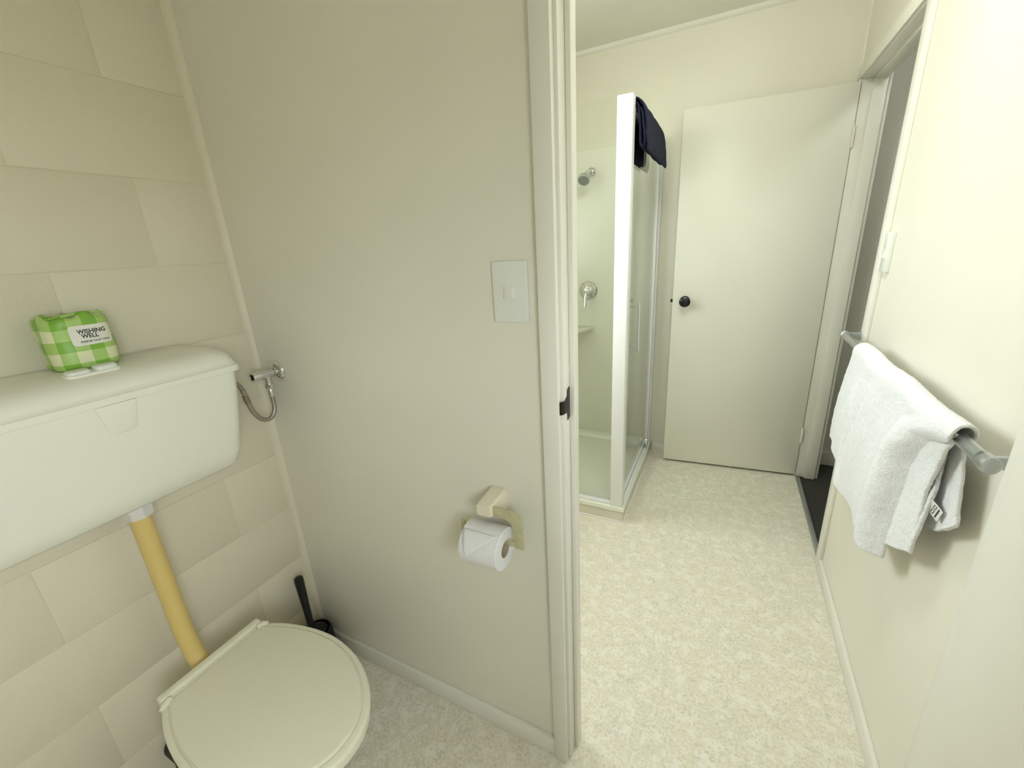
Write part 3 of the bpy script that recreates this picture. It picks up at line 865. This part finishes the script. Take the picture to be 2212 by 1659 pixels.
sw2 = empty('light_switch', (XR, 1.047, 1.294), 'narrow white light switch beside the hall doorway', 'light switch')
pl2 = prism('switch_plate', round_poly([(XR, 1.020, 1.233), (XR, 1.074, 1.233), (XR, 1.074, 1.356), (XR, 1.020, 1.356)], 0.002), (-0.0127, 0, 0), 'switch', sw2, 0.0015, 2)
bm = bmesh.new()
add_loft(bm, [[Vector((XR - 0.0122, y, z)) for y, z in ((1.036, 1.275), (1.058, 1.275), (1.058, 1.305), (1.036, 1.305))],
              [Vector((XR - x, y, z)) for x, y, z in ((0.0190, 1.037, 1.277), (0.0190, 1.057, 1.277), (0.0135, 1.057, 1.304), (0.0135, 1.037, 1.304))]])
finish('rocker', bm, 'switch', pl2, 30)

# ------------------------------------------------------------------ toilet paper holder + roll
RX0, RX1, RY, RZ, RR = 0.768, 0.866, -0.066, 0.722, 0.049
th = empty('paper_holder', (0.82, 0, 0.80), 'cream wall-mounted toilet paper holder with clear swing arms', 'paper holder')
def mring(y, x0, x1, z0, z1, r):
    return [Vector((p.x, y, p.y)) for p in rrect(x0, x1, z0, z1, r, 0, 5)]
bm = bmesh.new()
add_loft(bm, [mring(-0.0, 0.798, 0.846, 0.778, 0.838, 0.010), mring(-0.006, 0.798, 0.846, 0.778, 0.838, 0.010), mring(-0.016, 0.799, 0.844, 0.781, 0.836, 0.009), mring(-0.040, 0.797, 0.838, 0.789, 0.829, 0.006),
              mring(-0.062, 0.795, 0.832, 0.794, 0.822, 0.004), mring(-0.065, 0.7965, 0.8305, 0.796, 0.820, 0.003)])
finish('mount', bm, 'cream_ceramic', th, 40)
# one flat arm: out to the right of the mount, down beside the roll, rod through the core, upturned end
ay = RY + 0.010
arm = round_poly([(0.826, ay, 0.820), (0.905, ay, 0.818), (0.909, ay, 0.722), (0.884, ay, 0.722), (0.880, ay, 0.790), (0.826, ay, 0.799)], [0.001, 0.018, 0.005, 0.003, 0.016, 0.001])
prism('swing_arm', arm, (0, 0.0045, 0), 'arm', th, 0.0012, 2)
box('spindle', (0.748, ay - 0.003, 0.7265), (0.888, ay + 0.007, 0.7395), 'arm', th, 0.002)
prism('retaining_tab', round_poly([(0.740, ay, 0.724), (0.752, ay, 0.724), (0.754, ay, 0.764), (0.742, ay, 0.764)], 0.004), (0, 0.0045, 0), 'arm', th, 0.001, 2)
tr = empty('toilet_roll', (0.817, RY, RZ - RR), 'white toilet roll with its end folded to a point on the holder', 'toilet roll')
bm = bmesh.new()
seg = 56
def ring(x, r, dz=0.0): return [Vector((x, RY + r * math.cos(2 * math.pi * k / seg), RZ + r * math.sin(2 * math.pi * k / seg))) for k in range(seg)]
prof = [(RX0, 0.0205), (RX0, RR - 0.002), (RX0 + 0.002, RR), (RX1 - 0.002, RR), (RX1, RR - 0.002), (RX1, 0.0205), (RX0, 0.0205)]
add_loft(bm, [ring(x, r) for x, r in prof], False, False)
bmesh.ops.remove_doubles(bm, verts=bm.verts, dist=1e-6)
finish('paper_roll', bm, 'tissue', tr, 40)
bm = bmesh.new()
prof = [(RX0 + 0.0008, 0.0193), (RX0 + 0.0008, 0.0206), (RX1 - 0.0008, 0.0206), (RX1 - 0.0008, 0.0193), (RX0 + 0.0008, 0.0193)]
add_loft(bm, [ring(x, r) for x, r in prof], False, False)
bmesh.ops.remove_doubles(bm, verts=bm.verts, dist=1e-6)
finish('core', bm, 'card', tr, 40)
# folded point: a triangular flap hugging the front of the roll
bm = bmesh.new()
def rp(x, a, r):  # a measured from straight up, towards the camera (-y)
    return Vector((x, RY - r * math.sin(a), RZ + r * math.cos(a)))
na = 14
a_top, a_tip = math.radians(24), math.radians(98)
apex = 0.792
rows = []
for j in range(na + 1):
    t = j / na; a = lerp(a_top, a_tip, t)
    xl, xr = lerp(RX0 + 0.002, apex, t), lerp(RX1 - 0.004, apex + 0.0005, t)
    lift = RR + 0.0009 + 0.0030 * t
    rows.append([bm.verts.new(rp(lerp(xl, xr, i / 8), a, lift)) for i in range(9)])
for r0, r1 in zip(rows[:-1], rows[1:]):
    for i in range(8): bm.faces.new((r0[i], r0[i + 1], r1[i + 1], r1[i]))
fl = finish('folded_end', bm, 'tissue', tr, 60)
md = fl.modifiers.new('thickness', 'SOLIDIFY'); md.thickness = 0.0009; md.offset = 1

# ------------------------------------------------------------------ shower
SX, SY0 = 0.893, 1.104
SZ = 0.087
st = empty('shower_tray', (SX / 2, (SY0 + YF) / 2, 0), 'square white shower tray on a vinyl-faced upstand in the far corner', 'shower tray')
boxes('upstand', [((0.0, SY0 + 0.004, 0.0), (SX - 0.004, SY0 + 0.016, SZ - 0.0245)), ((SX - 0.016, SY0 + 0.016, 0.0), (SX - 0.004, YF, SZ - 0.0245))], 'upstand', st)
bm = bmesh.new()
out = [Vector(p) for p in ((0.0, SY0), (SX, SY0), (SX, YF), (0.0, YF))] if False else None
def tring(d, z, r): return rrect(0.0 + d, SX - d, SY0 + d, YF - d, max(r, 0.002), z, 4)
add_loft(bm, [tring(0.0, SZ - 0.024, 0.006), tring(0.0, SZ - 0.004, 0.006), tring(0.004, SZ, 0.006), tring(0.052, SZ, 0.02), tring(0.062, SZ - 0.008, 0.03), tring(0.080, 0.045, 0.05), tring(0.11, 0.036, 0.06), tring(0.30, 0.032, 0.06)])
finish('tray_rim', bm, 'tray', st, 40)
bm = bmesh.new()
add_box(bm, (0, SY0 - 0.001, 0), (SX, SY0 + 0.006, 0.006), 0.002); add_box(bm, (SX - 0.006, SY0, 0), (SX + 0.001, YF, 0.006), 0.002)
finish('sealant_bead', bm, 'alu_white', st)
lathe('waste', (0.45, 1.55, 0.0322), (0, 0, 1), [(0, 0), (0, 0.04), (0.002, 0.038), (0.003, 0.01), (0.003, 0)], 'chrome', st)

sl = empty('shower_liner', (0.0, YF, SZ), 'pale glossy moulded shower wall lining', 'wall lining')
box('back_panel', (0.006, YF - 0.006, SZ), (SX - 0.01, YF, 1.905), 'liner', sl, 0.001)
box('side_panel', (0.0, SY0 + 0.03, SZ), (0.006, YF, 1.905), 'liner', sl, 0.001)
# moulded soap shelf in the corner of the lining
shp = [(0.006, YF - 0.006, 0.850), (0.485, YF - 0.006, 0.850), (0.482, YF - 0.022, 0.850), (0.465, YF - 0.10, 0.850), (0.40, YF - 0.21, 0.850), (0.30, YF - 0.29, 0.850), (0.15, YF - 0.35, 0.850), (0.006, YF - 0.37, 0.850)]
shp = [shp[0]] + [tuple(p) for p in catmull(shp[1:], 4)]
prism('soap_shelf', [Vector(p) for p in shp], (0, 0, -0.022), 'liner', sl, 0.004, 2)

ss = empty('shower_screen', (0.41, 1.125, SZ), 'fixed glass shower screen with a broad white corner post', 'shower screen')
prism('corner_post', round_poly([(0.823, 1.108, SZ), (0.884, 1.108, SZ), (0.884, 1.160, SZ), (0.823, 1.160, SZ)], [0.004, 0.008, 0.004, 0.004]), (0, 0, 1.907 - SZ), 'alu_white', ss, 0.002, 2)
box('glass_panel', (0.02, 1.127, SZ + 0.014), (0.826, 1.133, 1.905), 'glass', ss)
box('bottom_rail', (0.0, 1.116, SZ), (0.823, 1.146, SZ + 0.016), 'alu_white', ss, 0.002)
box('wall_channel', (0.0, 1.118, SZ), (0.022, 1.142, 1.907), 'alu_white', ss, 0.002)
box('header_rail', (0.859, 1.158, 1.862), (0.879, YF - 0.006, 1.884), 'alu_white', ss, 0.003)
box('return_sill', (0.848, 1.158, SZ), (0.884, YF - 0.006, SZ + 0.012), 'alu_white', ss, 0.002)
box('sill_ridge', (0.848, 1.158, SZ + 0.011), (0.853, YF - 0.006, SZ + 0.026), 'alu_white', ss, 0.001)
box('sill_ridge', (0.872, 1.158, SZ + 0.011), (0.876, YF - 0.006, SZ + 0.020), 'alu_white', ss, 0.001)
box('wall_channel', (0.858, YF - 0.045, SZ + 0.010), (0.884, YF - 0.0062, 1.903), 'alu_white', ss, 0.003)

sd = empty('shower_door', (0.865, 1.92, SZ + 0.02), 'hinged glass shower door with a slim chrome bar handle', 'shower door')
box('door_glass', (0.861, 1.165, SZ + 0.030), (0.867, 1.912, 1.861), 'glass', sd)
box('pivot_stile', (0.856, 1.908, SZ + 0.022), (0.874, 1.938, 1.861), 'alu_white', sd, 0.003)
box('drip_rail', (0.857, 1.165, SZ + 0.024), (0.871, 1.908, SZ + 0.034), 'alu_white', sd, 0.002)
hd = tube('handle', [(0.912, 1.236, 0.878), (0.912, 1.236, 1.112)], 0.0068, 'chrome', sd, 16)
hd['label'] = 'slim chrome bar handle'
for z in (0.902, 1.088):
    tube('handle_standoff', [(0.866, 1.236, z), (0.912, 1.236, z)], 0.0042, 'chrome', hd, 12)
prism('pivot', [(0.876, 1.79, SZ + 0.021), (0.876, 1.835, SZ + 0.021), (0.876, 1.83, SZ + 0.055), (0.876, 1.822, SZ + 0.07), (0.876, 1.812, SZ + 0.07), (0.876, 1.80, SZ + 0.05)], (0.014, 0, 0), 'satin', sd, 0.003, 2)

mx = empty('shower_mixer', (0.45, YF, 1.082), 'round chrome shower mixer with its lever pointing down', 'mixer')
YL = YF - 0.006
lathe('cover_plate', (0.45, YL, 1.082), (0, -1, 0), [(0, 0), (0, 0.060), (0.004, 0.060), (0.010, 0.054), (0.012, 0.030), (0.012, 0)], 'chrome', mx, 40)
lathe('mixer_body', (0.45, YL - 0.012, 1.082), (0, -1, -0.05), [(0, 0), (0, 0.028), (0.035, 0.026), (0.048, 0.022), (0.052, 0.012), (0.052, 0)], 'chrome', mx, 28)
tube('lever', catmull([(0.45, YL - 0.050, 1.085), (0.45, YL - 0.064, 1.060), (0.45, YL - 0.076, 1.02), (0.45, YL - 0.085, 0.985)], 5), [0.012] * 8 + [0.0105] * 8, 'chrome', mx, 14)

shd = empty('wall_shower', (0.47, YF, 1.78), 'small chrome shower head on the back of the shower', 'shower')
lathe('wall_flange', (0.468, YL, 1.783), (0, -1, 0), [(0, 0), (0, 0.026), (0.003, 0.026), (0.010, 0.018), (0.014, 0.012), (0.014, 0)], 'chrome', shd, 28)
tube('arm', catmull([(0.468, YL - 0.008, 1.783), (0.466, YL - 0.04, 1.785), (0.462, YL - 0.075, 1.772), (0.460, YL - 0.095, 1.755)], 5), 0.011, 'chrome', shd, 16)
hdir = Vector((-0.02, -0.72, -0.70)).normalized()
hbase = Vector((0.460, YL - 0.090, 1.762))
hdp = lathe('rose', hbase, hdir, [(0, 0), (0, 0.014), (0.012, 0.02), (0.028, 0.033), (0.052, 0.036), (0.054, 0.033), (0.054, 0)], 'satin', shd, 28)
lathe('nozzle_face', hbase + hdir * 0.0535, hdir, [(0, 0), (0, 0.031), (0.002, 0.030), (0.002, 0)], paint('grey_rubber_face', (0.16, 0.19, 0.18), 0.5, 0.1, 400, 0.4), hdp, 28)

# ------------------------------------------------------------------ navy towel over the shower door
nt_ = empty('navy_towel', (0.89, 1.45, 1.70), 'navy blue towel folded over the top of the shower door', 'towel')
def ribbon(name, prof, y0, y1, th, mat, parent, ny=46, seed=0, amp=0.003, round_far=0.02, flare=0.0):
    """closed-section ribbon following the profile (x,z), swept along y"""
    c = catmull([Vector((x, 0, z)) for x, z in prof], 6)
    rings = []
    for j in range(ny + 1):
        t = j / ny; y = lerp(y0, y1, t)
        e = min(t, 1 - t) * (y1 - y0)
        k = min(1.0, math.sqrt(max(0.0, 1 - (1 - min(1, e / round_far)) ** 2)) * 0.85 + 0.15)
        left, right = [], []
        for i, p in enumerate(c):
            tg = (c[min(i + 1, len(c) - 1)] - c[max(i - 1, 0)]).normalized()
            n = Vector((tg.z, 0, -tg.x))
            ee = min(i, len(c) - 1 - i)
            kk = k * min(1, 0.35 + ee * 0.35)
            w = noise.noise(Vector((p.x * 30 + seed, y * 14, p.z * 30))) * amp
            base = Vector((p.x + w, y, p.z + noise.noise(Vector((y * 9, seed, p.z * 4))) * amp))
            left.append(base + n * th * 0.5 * kk); right.append(base - n * th * 0.5 * kk)
        rings.append(left + list(reversed(right)))
    bm = bmesh.new(); add_loft(bm, rings)
    return finish(name, bm, mat, parent, 80)
# outer layer: over the rail, down the room side, hairpin back up
ribbon('outer_fold', [(0.851, 1.712), (0.850, 1.79), (0.851, 1.85), (0.856, 1.884), (0.870, 1.894), (0.886, 1.886), (0.894, 1.855), (0.898, 1.80), (0.901, 1.752), (0.904, 1.738), (0.910, 1.733), (0.917, 1.740), (0.917, 1.765),
                      (0.912, 1.81), (0.907, 1.848), (0.902, 1.872)], 1.166, 1.70, 0.0085, 'terry_navy', nt_, 46, 3.1, 0.003)
ribbon('inner_fold', [(0.842, 1.702), (0.840, 1.79), (0.842, 1.87), (0.850, 1.896), (0.868, 1.906), (0.889, 1.902), (0.907, 1.882), (0.919, 1.84), (0.926, 1.79), (0.930, 1.735), (0.930, 1.715)], 1.172, 1.72, 0.010, 'terry_navy', nt_, 46, 8.3, 0.003)

# ------------------------------------------------------------------ towel rail
RLX, RLZ = 1.664, 1.005
rl = empty('towel_rail', (XR, 0.62, RLZ), 'long satin metal towel rail on the right wall', 'towel rail')
def oval(y, rx, rz, n=28):
    pts = []
    for k in range(n):
        a = 2 * math.pi * k / n
        g = 1 - 0.06 * max(0, math.cos(a - math.radians(150))) ** 12
        pts.append(Vector((RLX + rx * math.cos(a) * g, y, RLZ + rz * math.sin(a) * g)))
    return pts
bm = bmesh.new(); add_loft(bm, [oval(0.128, 0.0105, 0.0125), oval(1.13, 0.0105, 0.0125)])
finish('bar', bm, 'satin', rl, 50)
for y0, y1, nm in ((0.128, 0.098, 'end_cap'), (1.128, 1.146, 'end_cap')):
    bm = bmesh.new()
    add_loft(bm, [oval(y0, 0.0105, 0.0125), oval(lerp(y0, y1, 0.1), 0.0125, 0.0148), oval(lerp(y0, y1, 0.8), 0.0132, 0.0155), oval(lerp(y0, y1, 0.97), 0.0125, 0.0145), oval(y1, 0.0095, 0.0115)])
    finish('end_cap', bm, 'satin', rl, 40)
for y in (0.118, 1.128):
    box('wall_plate', (XR - 0.004, y - 0.011, RLZ - 0.024), (XR, y + 0.011, RLZ + 0.028), 'satin', rl, 0.0018)
    prism('bracket_arm', round_poly([(RLX, y - 0.004, RLZ + 0.009), (XR - 0.002, y - 0.004, RLZ + 0.014), (XR - 0.002, y - 0.004, RLZ - 0.016), (RLX, y - 0.004, RLZ - 0.008)], 0.003), (0, 0.008, 0), 'satin', rl, 0.001)

# ------------------------------------------------------------------ white towel on the rail
tw = empty('white_towel', (RLX, 0.55, 0.6), 'white terry towel draped over the towel rail', 'towel')
RT = 0.021       # radius of the towel turning over the rail
def sheet(name, fn, nu, nv, thick, mat, parent, amp=0.0024, subsurf=True):
    bm = bmesh.new()
    g = [[bm.verts.new(fn(i / nu, j / nv)) for i in range(nu + 1)] for j in range(nv + 1)]
    for j in range(nv):
        for i in range(nu):
            bm.faces.new((g[j][i], g[j][i + 1], g[j + 1][i + 1], g[j + 1][i]))
    # terry unevenness
    bm.normal_update()
    for v in bm.verts:
        n = noise.noise(v.co * 55) * 0.6 + noise.noise(v.co * 140) * 0.6
        v.co += v.normal * n * amp
    o = finish(name, bm, mat, parent, 80, None, False)
    m = o.modifiers.new('thickness', 'SOLIDIFY'); m.thickness = thick; m.offset = 0
    if subsurf:
        s = o.modifiers.new('round', 'SUBSURF'); s.levels = 1; s.render_levels = 1
    return o
# main sheet. v: 0 front bottom -> 0.52 front of rail -> 0.62 behind rail -> 1 back bottom ; u: 0 far -> 1 near
def main_sheet(u, v):
    vf, vb = 0.54, 0.64
    if v <= vf:                                   # front drop
        s = v / vf                                # 0 bottom .. 1 top
        yf = interp(s, [(0, 1.02), (0.5, 0.955), (1, 0.885)])
        yn = interp(s, [(0, 0.41), (0.3, 0.395), (0.7, 0.345), (0.9, 0.285), (1, 0.185)])
        y = lerp(yf, yn, u)
        zb = interp(u, [(0, 0.648), (0.18, 0.640), (0.36, 0.632), (0.42, 0.606), (0.52, 0.598), (0.75, 0.578), (0.93, 0.570), (1, 0.585)])
        z = lerp(zb, RLZ, s)
        x = RLX - RT - 0.012 * math.sin(math.pi * min(1, s * 1.1)) * 0.6
        # soft vertical folds
        d = (1 - s) ** 0.7
        x += 0.010 * d * math.sin(u * 9.5 + 0.6) + 0.006 * d * math.sin(u * 21 + 1.1)
        x -= 0.012 * math.exp(-((u - 0.30) / 0.05) ** 2) * math.sin(math.pi * min(1, s * 1.3) * 0.9)
        x += 0.013 * math.exp(-((u - 0.42) / 0.035) ** 2) * math.sin(math.pi * min(1.0, s * 1.15))
        # diagonal crease
        x += 0.008 * math.exp(-((u - 0.40 - 0.35 * (0.35 - s)) / 0.03) ** 2) * max(0, 1 - abs(s - 0.22) / 0.22)
        # near edge rolls in towards the wall
        k = max(0, (u - 0.86) / 0.14)
        fall = min(1, (1 - s) * 5 + 0.1)
        x += (0.040 * k ** 3 - 0.016 * math.sin(math.pi * min(1, max(0, (u - 0.80) / 0.17)))) * fall
        return Vector((x, y, z))
    if v < vb:                                    # over the rail
        t = (v - vf) / (vb - vf); a = math.pi * (1 - t)
        y = lerp(interp(t, [(0, 0.885), (1, 0.87)]), interp(t, [(0, 0.185), (1, 0.205)]), u)
        sag = 0.003 * math.sin(u * 14)
        return Vector((RLX + RT * math.cos(a), y, RLZ + (RT + 0.004) * math.sin(a) + sag))
    s = (v - vb) / (1 - vb)                       # back drop, 0 top .. 1 bottom
    yf = 0.87
    yn = interp(s, [(0, 0.205), (0.15, 0.235), (0.5, 0.215), (0.85, 0.200), (1, 0.235)])
    y = lerp(yf, yn, u)
    zb = interp(u, [(0, 0.70), (0.5, 0.72), (0.8, 0.745), (0.93, 0.765), (1, 0.80)])
    z = lerp(RLZ, zb, s)
    x = min(RLX + RT + 0.010 * s + 0.004 * math.sin(u * 16) * s, XR - 0.006)
    return Vector((x, y, z))
sheet('outer_layer', main_sheet, 110, 110, 0.0075, 'terry_white', tw)
# inner (second) layer of the front drop, whose stitched edge shows behind the rolled edge
def inner_sheet(u, v):
    s = v
    yf = 0.80
    yn = interp(s, [(0, 0.300), (0.5, 0.283), (0.85, 0.235), (1, 0.192)])
    y = lerp(yf, yn, u)
    zb = interp(u, [(0, 0.655), (0.55, 0.64), (0.72, 0.615), (0.90, 0.66), (1, 0.690)])
    z = lerp(zb, RLZ + 0.012, s)
    d = 1 - s
    x = RLX - RT + 0.010 + 0.022 * d ** 0.6 + 0.005 * d * math.sin(u * 13)
    return Vector((x, y, z))
sheet('inner_layer', inner_sheet, 70, 60, 0.006, 'terry_white', tw)
# second back flap with a hem
def flap_sheet(u, v):
    s = v
    y = lerp(0.62, interp(s, [(0, 0.285), (0.5, 0.268), (1, 0.285)]), u)
    zb = interp(u, [(0, 0.76), (0.6, 0.748), (0.85, 0.742), (0.97, 0.728), (1, 0.735)])
    z = lerp(RLZ, zb, s)
    x = RLX + 0.016 - 0.006 * s + 0.004 * math.sin(u * 10) * s
    return Vector((x, y, z))
sheet('back_flap', flap_sheet, 50, 50, 0.006, 'terry_white', tw)
# stitched hems along the near edges
def hem(fn, u, r, parent, v0=0.0, v1=1.0, name='hem'):
    path = [fn(u, lerp(v0, v1, k / 40)) for k in range(41)]
    path = [p + Vector((noise.noise(p * 90) * 0.001, noise.noise(p * 80 + Vector((3, 0, 0))) * 0.001, 0)) for p in path]
    return tube(name, path, r, 'terry_white', parent, 8)
hem(inner_sheet, 1.0, 0.0042, tw, 0.0, 0.96)
hem(flap_sheet, 1.0, 0.0042, tw, 0.05, 1.0)
# care tag sewn into the back flap's hem
tgb = Vector((RLX + 0.010, 0.266, 0.845))
ctg = empty('x', (0, 0, 0)) if False else None
e1 = Vector((0.25, -0.86, -0.42)).normalized()      # outward along the tag (towards the camera side)
e2 = Vector((0.02, 0.44, -0.90)).normalized()
e3 = e1.cross(e2).normalized()
def tagpt(a, b, c=0.0): return tgb + e1 * (a + 0.0) + e2 * b + e3 * (c + 0.003 * math.sin(a * 60))
def tag_patch(name, a0, a1, b0, b1, c, th, mat, parent):
    bm = bmesh.new(); n = 8
    rings = []
    for k in range(n + 1):
        a = lerp(a0, a1, k / n)
        rings.append([tagpt(a, b0, c), tagpt(a, b1, c), tagpt(a, b1, c + th), tagpt(a, b0, c + th)])
    add_loft(bm, rings)
    return finish(name, bm, mat, parent, 50)
ct = tag_patch('care_tag', 0, 0.030, 0, 0.034, 0, 0.0006, 'tag', tw)
ct['label'] = 'white care tag with black print'
for c0 in (-0.0004, 0.0006):
    tag_patch('tag_print', 0.0205, 0.0235, 0.004, 0.030, c0, 0.0004, 'ink', ct)
    for b0 in (0.005, 0.0185):
        tag_patch('tag_print', 0.009, 0.0105, b0, b0 + 0.010, c0, 0.0004, 'ink_grey', ct)
        tag_patch('tag_print', 0.0145, 0.016, b0, b0 + 0.010, c0, 0.0004, 'ink_grey', ct)
        tag_patch('tag_print', 0.009, 0.016, b0, b0 + 0.0014, c0, 0.0004, 'ink_grey', ct)
        tag_patch('tag_print', 0.009, 0.016, b0 + 0.0088, b0 + 0.0102, c0, 0.0004, 'ink_grey', ct)
tag_patch('tag_loop', -0.004, 0.002, 0.004, 0.024, 0.0012, 0.0008, 'ink', ct)
